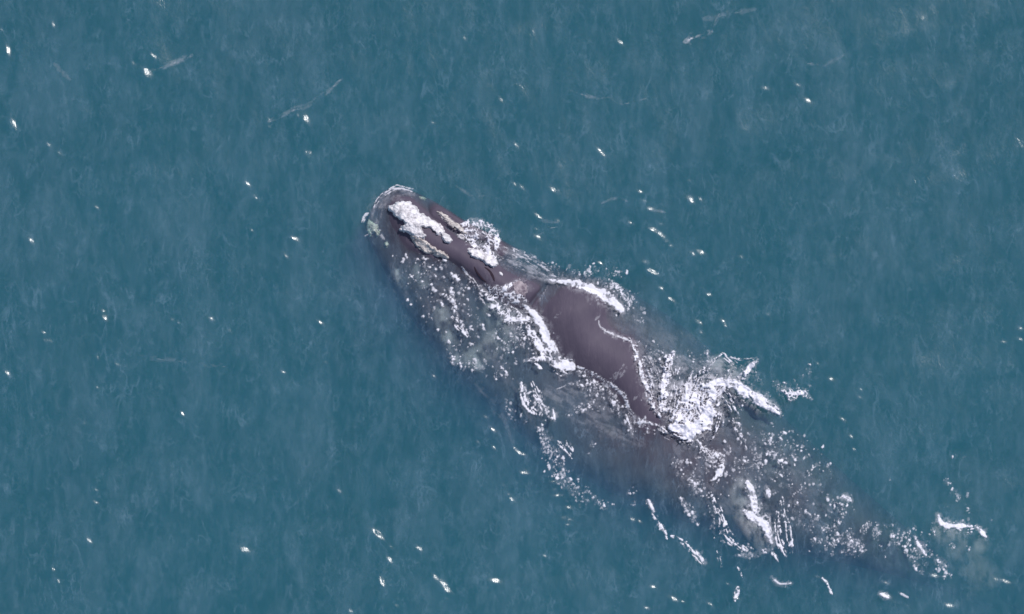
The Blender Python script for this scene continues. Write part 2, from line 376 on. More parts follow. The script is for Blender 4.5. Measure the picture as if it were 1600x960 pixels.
# end caps as fans of quads collapsed onto a centre vertex
for row, rev in ((ii[0], True), (ii[-1], False)):
    c = co[row].mean(0); k = base; verts.append(c[None]); base += 1
    r = row[::2]; r1 = row[1::2]; r2 = np.roll(row, -2)[::2]
    f = np.stack([r, r1, r2, np.full(len(r), k)], -1)
    quads.append(f[:, ::-1] if rev else f)
def blade(root, tip, chord0, chord1, z0, z1, thick, sweep, n=60, mth=28):
    """flipper or fluke: flattened tapering blade rooted inside the body, px coordinates"""
    global base
    root = np.array(root, float); tip = np.array(tip, float); ax = tip-root; ln = math.hypot(*ax); ax /= ln; pr = np.array([-ax[1], ax[0]])
    t = np.linspace(0, 1, n)[:, None]; a = np.linspace(0, 2*math.pi, mth, endpoint=False)[None]
    ch = (chord0+(chord1-chord0)*t)*np.sqrt(np.clip(1-t**6, 0.0004, 1))*(1+.35*np.sin(t*math.pi))
    cxp = root[0]+ax[0]*ln*t+pr[0]*(sweep*t*t+ch*.5*np.cos(a)); cyp = root[1]+ax[1]*ln*t+pr[1]*(sweep*t*t+ch*.5*np.cos(a))
    zz = z0+(z1-z0)*t+thick*(1-.75*t)*np.sin(a)*(.6+.4*np.abs(np.sin(a)))
    v = np.stack([toX(cxp), toY(cyp), zz], -1).reshape(-1, 3)
    k = np.arange(n*mth).reshape(n, mth)+base
    f = np.stack([k[:-1], np.roll(k, -1, 1)[:-1], np.roll(k, -1, 1)[1:], k[1:]], -1).reshape(-1, 4)
    verts.append(v); base += len(v); quads.append(f)
    for row in (k[0], k[-1]):
        c = v[row-k[0, 0]].mean(0); verts.append(c[None]); kk = base; base += 1
        quads.append(np.stack([row[::2], row[1::2], np.roll(row, -2)[::2], np.full(mth//2, kk)], -1))
blade((800,590), (672,640), 78, 40, -1.35, -1.75, .13, 30)
blade((930,470), (1010,360), 78, 40, -1.65, -2.3, .13, 30)
blade((1618,968), (1700,800), 88, 18, -1.80, -1.25, .07, 22)
blade((1618,975), (1490,1110), 88, 18, -1.80, -1.6, .07, -22)
co = np.concatenate(verts); q = np.concatenate(quads)
bm_me = mesh_np('whale', co, q)
import bmesh
bm = bmesh.new(); bm.from_mesh(bm_me); bmesh.ops.recalc_face_normals(bm, faces=bm.faces); bm.to_mesh(bm_me); bm.free(); bm_me.shade_smooth()

m, nd, lk = newmat('whale_skin')
out = N(nd, 'ShaderNodeOutputMaterial'); pb = N(nd, 'ShaderNodeBsdfPrincipled'); lk.new(pb.outputs[0], out.inputs[0])
tc = N(nd, 'ShaderNodeTexCoord')
mp = N(nd, 'ShaderNodeMapping'); mp.inputs['Rotation'].default_value = (0, 0, R(38)); mp.inputs['Scale'].default_value = (1, .22, 1)
lk.new(tc.outputs['Object'], mp.inputs[0])
n1 = N(nd, 'ShaderNodeTexNoise'); n1.inputs['Scale'].default_value = 1.6; n1.inputs['Detail'].default_value = 8; n1.inputs['Roughness'].default_value = .62
lk.new(tc.outputs['Object'], n1.inputs['Vector'])
n2 = N(nd, 'ShaderNodeTexNoise'); n2.inputs['Scale'].default_value = 9; n2.inputs['Detail'].default_value = 5; lk.new(mp.outputs[0], n2.inputs['Vector'])
r1 = N(nd, 'ShaderNodeValToRGB'); r1.color_ramp.elements[0].position = .3; r1.color_ramp.elements[1].position = .75
r1.color_ramp.elements[0].color = (.069, .058, .086, 1); r1.color_ramp.elements[1].color = (.102, .085, .116, 1)
lk.new(n1.outputs[0], r1.inputs[0])
r2 = N(nd, 'ShaderNodeMapRange'); r2.inputs['From Min'].default_value = .60; r2.inputs['From Max'].default_value = .82; r2.inputs['To Max'].default_value = .22
lk.new(n2.outputs[0], r2.inputs[0])
mc = N(nd, 'ShaderNodeMixRGB'); mc.inputs[2].default_value = (.22, .18, .21, 1); lk.new(r2.outputs[0], mc.inputs[0]); lk.new(r1.outputs[0], mc.inputs[1])
lk.new(mc.outputs[0], pb.inputs['Base Color'])
pb.inputs['Roughness'].default_value = .55; pb.inputs['Specular IOR Level'].default_value = .10
n3 = N(nd, 'ShaderNodeTexNoise'); n3.inputs['Scale'].default_value = 30; n3.inputs['Detail'].default_value = 4; lk.new(mp.outputs[0], n3.inputs['Vector'])
bb = N(nd, 'ShaderNodeBump'); bb.inputs['Distance'].default_value = .006; bb.inputs['Strength'].default_value = .6
lk.new(n3.outputs[0], bb.inputs['Height']); n4 = N(nd, 'ShaderNodeTexNoise'); n4.inputs['Scale'].default_value = 5; n4.inputs['Detail'].default_value = 5; lk.new(mp.outputs[0], n4.inputs['Vector'])
b4 = N(nd, 'ShaderNodeBump'); b4.inputs['Distance'].default_value = .03; b4.inputs['Strength'].default_value = .7; lk.new(n4.outputs[0], b4.inputs['Height']); lk.new(bb.outputs[0], b4.inputs['Normal']); lk.new(b4.outputs[0], pb.inputs['Normal'])
SKIN = m
whale = link('whale', bm_me, SKIN, label='dark right whale swimming at the surface with pale callosities on its head', cat='whale')
BODY = BVHTree.FromPolygons(co.tolist(), q.tolist())
def skin_at(x, y):
    """top of the skin (or -9) for arrays of points"""
    o = np.full(np.shape(x), -9.0); xf = np.ravel(x); yf = np.ravel(y); of = o.ravel()
    dn = Vector((0, 0, -1))
    for k in range(len(xf)):
        hit = BODY.ray_cast(Vector((xf[k], yf[k], 3)), dn)
        if hit[0] is not None: of[k] = hit[0].z
    return of.reshape(np.shape(x))
# coarse map of the skin height, reused by everything that lies on it
sx_ = np.arange(540, 1680, 2.0); sy_ = np.arange(260, 1010, 2.0)
SXX, SYY = np.meshgrid(sx_, sy_)
SKZ = skin_at(toX(SXX), toY(SYY))
def skin_px(px, py):
    fx = np.clip((px-sx_[0])/2, 0, len(sx_)-1.001); fy = np.clip((py-sy_[0])/2, 0, len(sy_)-1.001)
    i = fx.astype(int); j = fy.astype(int); fx = fx-i; fy = fy-j
    z = SKZ[j, i]*(1-fx)*(1-fy)+SKZ[j, i+1]*fx*(1-fy)+SKZ[j+1, i]*(1-fx)*fy+SKZ[j+1, i+1]*fx*fy
    return np.where((px < sx_[0]) | (py < sy_[0]), -9, z)

# ================================================================== PARTS OF THE WHALE
def calf_mat(name, c1, c2, scale=14, rough=.8):
    m, nd, lk = newmat(name); out = N(nd, 'ShaderNodeOutputMaterial'); p = N(nd, 'ShaderNodeBsdfPrincipled'); lk.new(p.outputs[0], out.inputs[0])
    t = N(nd, 'ShaderNodeTexCoord'); n = N(nd, 'ShaderNodeTexNoise'); n.inputs['Scale'].default_value = scale; n.inputs['Detail'].default_value = 6; n.inputs['Roughness'].default_value = .7
    lk.new(t.outputs['Object'], n.inputs['Vector'])
    r = N(nd, 'ShaderNodeValToRGB'); r.color_ramp.elements[0].position = .36; r.color_ramp.elements[1].position = .56
    r.color_ramp.elements[0].color = (*c1, 1); r.color_ramp.elements[1].color = (*c2, 1)
    lk.new(n.outputs[0], r.inputs[0]); lk.new(r.outputs[0], p.inputs['Base Color'])
    p.inputs['Roughness'].default_value = rough; p.inputs['Specular IOR Level'].default_value = .25
    b = N(nd, 'ShaderNodeBump'); b.inputs['Distance'].default_value = .02; b.inputs['Strength'].default_value = .7; lk.new(n.outputs[0], b.inputs['Height']); lk.new(b.outputs[0], p.inputs['Normal'])
    return m
CAL = calf_mat('callosity_crust', (.36, .34, .37), (.76, .73, .76), 9)
CAL2 = calf_mat('callosity_crust_worn', (.20, .17, .18), (.62, .57, .55), 12)
def crust(name, P, thick, mat, label, seed, sub=1.0, rough=5.0, ragged=2.4):
    """a raised rough lump grown on the skin, closed underneath by sinking into it"""
    P = np.array(P, float); x0, y0 = P.min(0)-6; x1, y1 = P.max(0)+6
    px, py = np.meshgrid(np.arange(x0, x1, .6), np.arange(y0, y1, .6))
    d = poly_sd(px, py, P)+(fbm(px/4.5, py/4.5, seed, 3)-.5)*ragged*2.6
    rise = sstep(-1.2, 3.4, d)
    f1, f2 = worley(px/rough, py/rough, seed+4)
    lump = .62+.55*(fbm(px/9, py/9, seed+9, 3))-.20*f1
    g1, g2 = worley(px/2.3, py/2.3, seed+5)
    z = skin_px(px, py)*1.0+thick*rise*lump-.03*(1-rise)-.012*sstep(.35, .0, g1)*rise
    k = (d > -2.0); keep = k[1:, :-1] & k[1:, 1:] & k[:-1, 1:] & k[:-1, :-1]
    me = grid_mesh(name, toX(px), toY(py), z, keep)
    return link(name, me, mat, parent=whale, label=label)
crust('callosity', [(606,326),(613,318),(628,314),(641,315),(649,321),(656,331),(666,336),(677,343),(689,352),(696,362),(692,369),(681,367),(672,356),
      (660,356),(666,368),(664,376),(652,374),(636,366),(624,360),(628,352),(634,349),(622,342),(613,333)], .12, CAL, 'broad white bonnet callosity on the snout tip', 301)
crust('callosity', [(689,369),(696,364),(703,368),(708,376),(703,381),(694,379)], .13, CAL, 'small round white callosity behind the bonnet', 302, ragged=1.2)
crust('callosity', [(640,370),(652,366),(664,376),(676,385),(690,393),(704,403),(701,407),(684,401),(668,397),(655,391),(645,381)], .10, CAL2, 'worn brownish callosity along the lower edge of the snout', 303)
crust('callosity', [(681,330),(690,331),(705,342),(722,354),(731,366),(724,367),(708,357),(694,346)], .09, CAL2, 'narrow pale callosity on the far lip', 304)
crust('callosity', [(730,389),(740,387),(752,392),(765,396),(777,404),(779,414),(771,419),(760,414),(750,406),(738,402),(731,396)], .14, CAL, 'cream callosity in front of the blowholes', 305, ragged=1.6)
crust('callosity', [(712,366),(722,364),(730,371),(724,376),(714,372)], .06, CAL, 'flat white callosity in the middle of the snout', 306, ragged=1.2)
crust('callosity', [(566,344),(572,338),(580,344),(590,354),(595,365),(588,370),(581,364),(577,374),(571,360)], .10, CAL2, 'yellowish chin callosity just under water', 307)
crust('callosity', [(653,306),(660,306),(668,309),(664,313),(656,312)], .09, CAL2, 'tiny pale callosity on the far side of the chin', 308, ragged=1.0)
crust('callosity', [(598,379),(604,377),(608,382),(605,389),(599,388)], .08, CAL2, 'round pale callosity low on the near lip', 309, ragged=1.0)
crust('callosity', [(778,424),(783,424),(787,429),(785,433),(780,431)], .05, CAL, 'small white dot beside the blowholes', 310, ragged=.8)
crust('callosity', [(800,440),(812,436),(824,446),(828,458),(818,466),(806,462),(800,452)], .03, calf_mat('pale_skin', (.12, .095, .125), (.36, .31, .34), 6), 'pinkish pale patch behind the blowholes', 311)
m, nd, lk = newmat('blowhole_lining'); out = N(nd, 'ShaderNodeOutputMaterial'); p = N(nd, 'ShaderNodeBsdfPrincipled'); lk.new(p.outputs[0], out.inputs[0])
nn = N(nd, 'ShaderNodeTexNoise'); nn.inputs['Scale'].default_value = 20; rr = N(nd, 'ShaderNodeValToRGB')
rr.color_ramp.elements[0].color = (.022, .015, .022, 1); rr.color_ramp.elements[1].color = (.045, .032, .045, 1); lk.new(nn.outputs[0], rr.inputs[0]); lk.new(rr.outputs[0], p.inputs['Base Color']); p.inputs['Roughness'].default_value = .9; p.inputs['Specular IOR Level'].default_value = .05
for k, L in enumerate(([(741,417),(746,425),(754,435),(760,441)], [(757,418),(764,424),(770,433),(773,440)])):
    pts = resample(np.array(L, float), 24); tt = np.linspace(0, 1, 24)
    tg = np.gradient(pts, axis=0); tg /= np.linalg.norm(tg, axis=1)[:, None]; pr = np.stack([-tg[:, 1], tg[:, 0]], 1)
    a = np.linspace(0, 2*math.pi, 12, endpoint=False); wv = 2.6*np.sin(math.pi*np.clip(tt, .02, .98))**.6
    X = pts[:, 0:1]+pr[:, 0:1]*wv[:, None]*np.cos(a); Y = pts[:, 1:2]+pr[:, 1:2]*wv[:, None]*np.cos(a)
    Z = skin_px(pts[:, 0], pts[:, 1])[:, None]-.005+.009*np.sin(a)[None]*np.ones_like(X)
    c = np.stack([toX(X), toY(Y), Z], -1).reshape(-1, 3); k_ = np.arange(24*12).reshape(24, 12)
    qq = np.stack([k_[:-1], k_[1:], np.roll(k_, -1, 1)[1:], np.roll(k_, -1, 1)[:-1]], -1).reshape(-1, 4)
    link('blowhole', mesh_np('blowhole', c, qq), m, parent=whale)

# ================================================================== FOAM
m, nd, lk = newmat('foam'); FOAM = m
out = N(nd, 'ShaderNodeOutputMaterial'); at = N(nd, 'ShaderNodeAttribute'); at.attribute_name = 'cover'
d = N(nd, 'ShaderNodeBsdfDiffuse'); t = N(nd, 'ShaderNodeBsdfTransparent'); mx = N(nd, 'ShaderNodeMixShader')
nn = N(nd, 'ShaderNodeTexNoise'); nn.inputs['Scale'].default_value = 9; nn.inputs['Detail'].default_value = 3
tcn = N(nd, 'ShaderNodeTexCoord'); lk.new(tcn.outputs['Object'], nn.inputs['Vector'])
cc = N(nd, 'ShaderNodeMixRGB'); cc.inputs[1].default_value = (.64, .63, .71, 1); cc.inputs[2].default_value = (.82, .80, .87, 1)
lk.new(nn.outputs[0], cc.inputs[0]); lk.new(cc.outputs[0], d.inputs[0])
lk.new(at.outputs['Fac'], mx.inputs[0]); lk.new(t.outputs[0], mx.inputs[1]); lk.new(d.outputs[0], mx.inputs[2]); lk.new(mx.outputs[0], out.inputs[0])

class Foam:
    def __init__(s, name, label, box, seed, thick=.014, depth=None, cap=1.0, light=False):
        s.name, s.label, s.seed, s.thick, s.depth, s.cap = name, label, seed, thick, depth, cap
        s.px, s.py = np.meshgrid(np.arange(box[0], box[2], 1.0), np.arange(box[1], box[3], 1.0))
        s.mask = np.zeros(s.px.shape); s.k = 0
        s.fine = fbm(s.px/3.2, s.py/3.6, seed+12, 3)
        if light: return
        f1, f2 = worley(s.px/7.0+fbm(s.px/9, s.py/9, seed, 2)*1.6, s.py/7.0+fbm(s.px/9, s.py/9, seed+1, 2)*1.6, seed+2)
        g1, g2 = worley(s.px/3.4, s.py/3.4, seed+3)
        s.lace = uniformise((f2-f1)+.45*(g2-g1)+.9*fbm(s.px/5, s.py/5, seed+4, 3)+1.1*fbm(s.px/24, s.py/24, seed+5, 2))
        s.solid = uniformise(.6*fbm(s.px/3, s.py/3, seed+6, 3)+fbm(s.px/14, s.py/14, seed+7, 3))
        a = R(62); u = s.px*math.cos(a)+s.py*math.sin(a); v = -s.px*math.sin(a)+s.py*math.cos(a)
        h1, h2 = worley(u/6.0, v/3.6, seed+8); w1, w2 = worley(u/3.4+70, v/2.6+7, seed+9)
        big = fbm(s.px/30, s.py/30, seed+10, 3)
        s.speck = uniformise(np.minimum(h1*1.15, w1+.22)+1.9*big+1.1*fbm(s.px/9, s.py/12, seed+11, 2))
        s.fine = fbm(s.px/3.2, s.py/3.6, seed+12, 3); s.tone = np.clip(.35+1.3*fbm(s.px/4.5, s.py/6, seed+13, 2), 0, 1)
    def put(s, e, tex, gain=7.0, amp=1.0):
        v = np.clip((e-tex)*gain, 0, 1)*(e > .004)
        v = v*(1-(1-v)*np.clip(1.5*s.fine, 0, 1))          # torn, half transparent rims
        s.mask = np.maximum(s.mask, amp*v)
    def dots(s, dens, amp=1.0, rmin=.5, rmax=2.0, ang=62):
        """individual flecks, many tiny and a few larger, thrown where dens (flecks per px) says"""
        g = rng(s.seed+7*s.k+1); n = g.random(dens.shape) < dens; ys_, xs_ = np.nonzero(n)
        for y, x in zip(ys_, xs_):
            r = rmin+(rmax-rmin)*g.random()**5; a = amp*(.12+.95*g.random()**1.6); el = 1+.9*g.random(); th = R(ang+35*g.normal())
            h = int(r*el)+2; y0, y1, x0, x1 = max(0, y-h), y+h+1, max(0, x-h), x+h+1
            Y, X = np.mgrid[y0:min(y1, dens.shape[0]), x0:min(x1, dens.shape[1])]
            X = X-x+g.random()-.5; Y = Y-y+g.random()-.5; c, q = math.cos(th), math.sin(th)
            d = np.hypot((X*c+Y*q)/el, -X*q+Y*c)+(s.fine[y0:y1, x0:x1]-.5)*2.6*r
            s.mask[y0:y1, x0:x1] = np.maximum(s.mask[y0:y1, x0:x1], min(a, 1)*np.clip(1.0*(r+.45-d), 0, 1))
    def clump(s, k): 
        return sstep(.36, .74, .5*fbm(s.px/16, s.py/22, s.seed+61*k, 3)+.5*fbm(s.px/5, s.py/7, s.seed+67*k, 2))
    def st(s, pts, w0, w1, e, kind='lace', amp=1.0, el=4.0, wob=.35):
        s.k += 1; q = 3.0
        d, t, sg, L = line_sd(s.px, s.py, resample(np.array(pts, float), max(6, len(pts)*6)) if len(pts) > 2 else pts)
        w = (w0+(w1-w0)*t/L)*(1+wob*2*(fbm(s.px/8, s.py/8, s.seed+31*s.k, 3)-.5)*1.6)
        w = w*np.clip(.42+2.6*np.minimum(t, L-t)/L, 0, 1)
        env = e*np.clip(1.25*(1-(d/np.maximum(w*1.2, .3))**2), 0, 1)*(1-.35*fbm(s.px/13, s.py/13, s.seed+17*s.k, 2))
        if kind == 'lace': s.put(env, s.lace*.8+.3*(s.fine-.2), 3.0, amp); s.mask = np.maximum(s.mask, amp*.26*env*sstep(.3, .7, s.fine))
        elif kind == 'solid': 
            s.put(env*1.3, s.solid*.45+.25*s.lace+.4*s.fine, 2.6, amp)
            halo = np.clip(1-(d/(w*2.3+2)), 0, 1)*e
            s.mask = np.maximum(s.mask, amp*.34*halo*sstep(.35, .68, s.fine)); s.dots(.10*halo*s.clump(s.k), amp)
        elif kind == 'speck':
            s.dots(.80*env*s.clump(s.k)**1.5, amp); s.mask = np.maximum(s.mask, amp*.34*env*sstep(.35, .7, s.fine)*s.clump(s.k))
        elif kind == 'film': s.mask = np.maximum(s.mask, amp*env*sstep(.34, .72, fbm(t/16, sg/5, s.seed+51*s.k, 4)+.25*(s.fine-.5))*(.35+.9*s.fine))
        elif kind == 'streak':
            n = uniformise(fbm(t/(el*2.6), sg/1.9, s.seed+41*s.k, 3)+.5*fbm(s.px/3, s.py/3, s.seed+s.k, 2))
            s.put(env*1.1, n, 3.2, amp)
        elif kind == 'soft':
            n = fbm(s.px/11, s.py/16, s.seed+s.k, 4)
            s.mask = np.maximum(s.mask, amp*np.clip(1-(d/(w0+(w1-w0)*t/L))**2, 0, 1)**1.3*sstep(.2, .75, n)*e)
    def poly(s, P, e, kind='speck', soft=14, amp=1.0, **k):
        d = poly_sd(s.px, s.py, P); env = e*sstep(-soft*.35, soft, d)
        if kind == 'speck':
            s.k += 1; s.dots(.40*env*s.clump(s.k), amp); return
        tex = {'lace': s.lace, 'solid': s.solid, 'speck': s.speck}[kind]
        s.put(env*(.75 if kind == 'speck' else 1), tex, {'lace': 3.2, 'solid': 3, 'speck': 9}[kind], amp*(s.tone if kind == 'speck' else 1))
    def blobs(s, L):
        for x, y, a, b, ang in L:
            a *= .85; b *= .85
            c, n_ = math.cos(R(ang)), math.sin(R(ang)); u = (s.px-x)*c+(s.py-y)*n_; v = -(s.px-x)*n_+(s.py-y)*c
            r = np.sqrt((u/a)**2+(v/b)**2)+(s.fine-.5)*2.2
            s.mask = np.maximum(s.mask, np.clip((1.05-r)*1.6, 0, 1)*s.tone)
    def build(s):
        mk = np.clip(s.mask, 0, 1)*s.cap
        k = mk > .012; keep = k[1:, :-1] | k[1:, 1:] | k[:-1, 1:] | k[:-1, :-1]
        X, Y = toX(s.px), toY(s.py)
        under = np.maximum(sea_at(X, Y), skin_px(s.px, s.py))
        if s.depth is None:
            bump = fbm(s.px/4, s.py/4, s.seed+77, 3)
            Z = under+.005+s.thick*mk*(.35+1.3*bump)
            if s.thick > .04: Z = Z+mk*.20*(fbm(s.px/15, s.py/15, s.seed+78, 3)-.3)
        else:
            Z = np.maximum(sea_at(X, Y)+s.depth, skin_px(s.px, s.py)+.01)+.05*fbm(s.px/20, s.py/20, 3, 2)
            Z = np.minimum(Z, sea_at(X, Y)-.01)
        me = grid_mesh(s.name, X, Y, Z, keep, mk)
        return link(s.name, me, FOAM, label=s.label, cat='foam', kind='stuff')

f = Foam('foam', 'bright white foam line along the far edge of the bare back', (850, 410, 1110, 600), 1000)
f.st([(858,437),(880,441),(905,446),(930,455),(950,466),(972,484)], 4.5, 11, 1.0, 'solid')
f.st([(905,448),(935,458),(955,470),(974,488)], 3, 9, .9, 'solid')
f.st([(930,436),(955,444),(975,458),(986,478)], 6, 8, .55, 'lace')
f.st([(930,500),(936,490),(934,470)], 3, 3, 1, 'film', .35); f.st([(944,517),(955,521),(970,527),(985,533)], 2.4, 2.4, 1, 'solid', .7); f.st([(934,500),(938,511),(947,515)], 3, 3, .8, 'streak', .5); f.st([(960,490),(1010,520),(1060,560)], 26, 22, 1, 'film', .08)
f.st([(880,428),(930,432),(975,450),(1000,500)], 14, 18, .25, 'speck')
f.build()
f = Foam('foam', 'churned white foam across the neck behind the blowholes', (730, 425, 900, 600), 1100, .02)
f.st([(756,446),(770,453),(786,452),(801,443)], 7, 7, .95, 'lace')
f.st([(752,450),(780,462),(805,468),(830,482)], 13, 10, .85, 'lace')
f.st([(765,466),(795,486),(830,500)], 12, 16, .78, 'lace')
f.st([(786,498),(800,508),(815,520)], 14, 12, .5, 'lace')
f.st([(820,478),(836,494),(848,514),(858,535),(872,552)], 6, 8, 1.0, 'solid')
f.st([(822,505),(836,530),(850,548),(866,553)], 6, 8, .85, 'lace')
f.st([(788,500),(835,498)], 5, 4, .9, 'solid')
f.st([(838,476),(848,462),(856,447)], 3, 2.6, .6, 'lace', .6)
f.st([(800,520),(840,556)], 22, 16, .30, 'speck')
f.st([(818,564),(842,560),(868,562),(892,562)], 4, 8, .85, 'lace')
f.st([(864,566),(882,570),(898,574)], 9, 11, 1.05, 'solid')
f.st([(868,572),(886,582)], 15, 8, .6, 'streak')
f.st([(836,568),(846,576)], 4, 3, .85, 'streak')
f.st([(742,408),(760,432),(775,452)], 4, 4, .35, 'lace', .6)
f.st([(805,440),(830,452)], 12, 10, .35, 'lace', .6)
f.build()
f = Foam('foam', 'thin beaded foam line along the near edge of the bare back, plus pale scratches on its skin', (780, 470, 1060, 720), 1200)
f.st([(893,571),(915,578),(940,592),(962,606),(976,620),(982,638),(998,656),(1030,665)], 3.0, 4.2, .8, 'lace', .95)
f.st([(900,580),(935,598),(965,622),(985,650),(1020,670)], 8, 9, .5, 'speck')
f.st([(890,600),(935,615),(975,640),(1000,665),(1050,672)], 18, 12, .28, 'speck')
f.st([(860,610),(920,640),(1000,690)], 30, 24, 1, 'film', .14)
f.st([(885,650),(920,632),(960,632)], 9, 9, .3, 'speck')
f.st([(978,648),(984,664),(988,678)], 2.2, 2, .8, 'solid')
for P in ([(934,616),(944,600)], [(950,600),(962,582)], [(958,596),(974,570)], [(968,590),(980,572)], [(866,497),(876,488)], [(990,625),(996,612)]): f.st(P, 2.2, 3.2, .8, 'streak', .20)  # pale scratch marks of the skin, drawn in the foam sheet
f.st([(870,608),(892,600)], 1.6, 1.6, .7, 'streak', .5)
f.build()
f = Foam('foam', 'white foam patch over the shoulder near the flipper', (780, 580, 920, 740), 1300)
f.st([(814,598),(818,618),(826,636),(838,646)], 6, 7, .8, 'streak')
f.st([(832,600),(842,622),(850,640)], 8, 9, .62, 'streak')
f.st([(820,606),(840,630),(852,650),(866,655)], 16, 9, .38, 'speck')
f.st([(864,640),(867,656)], 2.6, 2.4, 1, 'solid')
f.st([(845,655),(852,680),(860,700),(880,730)], 8, 12, .26, 'speck')
f.st([(872,690),(882,702),(893,716)], 5, 4, .7, 'streak'); f.st([(886,688),(896,706)], 4, 3, .6, 'streak')
f.st([(790,625),(808,650),(820,662)], 10, 8, .2, 'speck')
f.build()
f = Foam('foam', 'scattered foam flecks and painted sun sparkle off the near flank', (800, 660, 1010, 840), 1400)  # some flecks are sun glints painted in as white dots
f.st([(850,690),(868,720),(878,748),(905,775),(950,790)], 15, 15, .22, 'speck')
f.st([(915,768),(935,782),(958,790)], 5, 5, .35, 'speck')
f.st([(878,738),(890,752),(900,760)], 6, 5, .4, 'speck')
f.st([(925,690),(925,712)], 6, 6, .4, 'speck')
f.st([(985,760),(990,790)], 8, 8, .2, 'speck')
f.build()
f = Foam('foam', 'large white wash splashing behind the bare back', (970, 520, 1300, 720), 1500, .05)
f.st([(984,528),(991,546),(999,566),(1003,588),(1012,608),(1017,630),(1032,652)], 3, 5, .8, 'solid', .95, wob=.6)
f.st([(994,538),(1006,570),(1018,605),(1030,640)], 15, 16, .62, 'lace'); f.st([(1012,560),(1030,600),(1036,640)], 18, 16, .5, 'streak', .7)
f.st([(1010,540),(1035,560)], 14, 12, .3, 'speck')
f.st([(1053,550),(1045,566),(1041,590),(1034,612),(1036,642)], 8, 11, .8, 'lace'); f.st([(1050,556),(1042,576),(1037,604),(1035,640)], 5, 8, .8, 'streak')
f.st([(1055,560),(1048,600),(1040,640)], 14, 14, .45, 'streak')
f.poly([(1030,662),(1034,635),(1060,602),(1085,590),(1112,592),(1150,600),(1135,640),(1112,672),(1078,686),(1046,676)], .6, 'lace', 40); [f.st([(1046+k*5, 668-k*2), (1052+k*9, 640), (1062+k*14+(k%2)*6, 596-(k*37)%23)], 4, 7, .75, 'streak', .85, el=7) for k in range(7)]; f.st([(1050,640),(1085,610),(1120,600)], 44, 30, 1, 'film', .6)
f.st([(1074,600),(1066,630),(1052,664)], 12, 14, .72, 'streak')
f.st([(1094,602),(1086,635),(1066,672)], 14, 14, .85, 'streak')
f.st([(1112,600),(1112,625),(1102,652),(1080,672),(1048,668)], 12, 14, 1.1, 'solid')
f.st([(1100,604),(1125,597),(1150,603),(1172,620),(1192,632),(1216,646)], 9, 7, 1.1, 'solid')
f.st([(1156,608),(1178,616),(1200,628),(1216,640)], 5, 5, 1.0, 'solid')
f.st([(1146,602),(1160,588),(1174,572),(1184,562)], 7, 4, .85, 'solid')
f.st([(1084,592),(1094,582),(1108,570),(1128,553)], 4, 3, .85, 'lace')
f.st([(1128,553),(1142,564),(1162,582)], 8, 6, .5, 'streak')
f.st([(1106,566),(1130,578)], 10, 8, .35, 'lace', .8)
f.st([(1128,553),(1148,561),(1170,562),(1186,558)], 2.2, 2.0, .7, 'streak', .7)
f.st([(1176,580),(1190,600)], 9, 7, .32, 'lace', .8)
f.st([(1128,612),(1146,640),(1152,668)], 16, 10, .42, 'streak')
f.st([(1120,640),(1116,668),(1096,690)], 14, 9, .5, 'streak')
f.st([(1030,668),(1060,684),(1100,690)], 8, 8, .5, 'streak')
f.st([(1214,606),(1232,612),(1238,622),(1252,614),(1268,624)], 6, 6, .75, 'lace')
f.st([(1215,600),(1240,610),(1270,590)], 16, 14, .28, 'speck')
f.st([(1010,570),(1060,600),(1120,640)], 40, 50, 1, 'film', .35); f.st([(1090,580),(1150,585)], 22, 16, 1, 'film', .35)
f.st([(1262,570),(1268,590)], 6, 6, .3, 'speck')
f.st([(1060,545),(1100,560),(1080,590)], 18, 16, .22, 'speck')
f.build()
f = Foam('foam', 'curling foam threads over the submerged rear back', (1010, 660, 1300, 900), 1600, .02)
f.st([(1100,700),(1112,706),(1124,712),(1130,726),(1122,742),(1112,752)], 5, 6, .85, 'lace')
f.st([(1092,686),(1100,702),(1114,722)], 5, 6, .6, 'streak')
f.st([(1104,716),(1118,722)], 7, 7, .75, 'solid')
f.st([(1150,640),(1152,664),(1160,690),(1166,702)], 8, 5, .5, 'streak')
f.st([(1160,716),(1170,722)], 7, 6, .6, 'lace')
f.poly([(1060,690),(1150,660),(1230,650),(1290,700),(1300,750),(1240,790),(1180,760),(1120,790),(1060,740)], .17, 'speck', 30)
f.st([(1180,690),(1180,720),(1182,750)], 10, 8, .3, 'speck')
f.st([(1055,720),(1080,748),(1105,775)], 14, 14, .34, 'speck')
f.st([(1200,690),(1240,720)], 20, 18, .25, 'speck')
f.st([(1120,680),(1200,720),(1290,790)], 46, 30, 1, 'film', .07); f.st([(1060,700),(1100,760),(1150,800)], 24, 20, 1, 'film', .09)
f.st([(1065,780),(1085,810),(1090,830)], 8, 9, .34, 'speck')
f.st([(1115,780),(1126,808),(1138,838),(1165,860)], 7, 8, .55, 'streak')
f.st([(1100,780),(1112,812),(1130,845)], 8, 8, .38, 'speck')
f.st([(1168,752),(1176,772),(1180,800)], 5, 9, .95, 'solid')
f.st([(1162,798),(1182,812),(1198,826),(1204,846)], 7, 9, .95, 'solid')
f.st([(1198,762),(1202,776)], 5, 5, .95, 'solid')
f.st([(1185,790),(1200,815)], 18, 16, .5, 'lace', .8)
f.st([(1222,778),(1228,802),(1232,832),(1236,862)], 8, 7, .62, 'streak')
f.st([(1214,800),(1216,840),(1228,868)], 6, 6, .55, 'streak')
f.st([(1150,868),(1180,866),(1206,858)], 5, 5, .6, 'lace')
f.build()
f = Foam('foam', 'band of small foam specks trailing over the tail stock', (1225, 740, 1520, 950), 1700, .012)
f.st([(1236,790),(1275,830),(1330,845),(1390,838),(1425,842),(1450,870),(1480,900)], 26, 16, .25, 'speck')
f.st([(1270,815),(1300,835),(1350,850)], 12, 10, .38, 'speck')
f.st([(1350,815),(1370,840)], 14, 12, .38, 'speck')
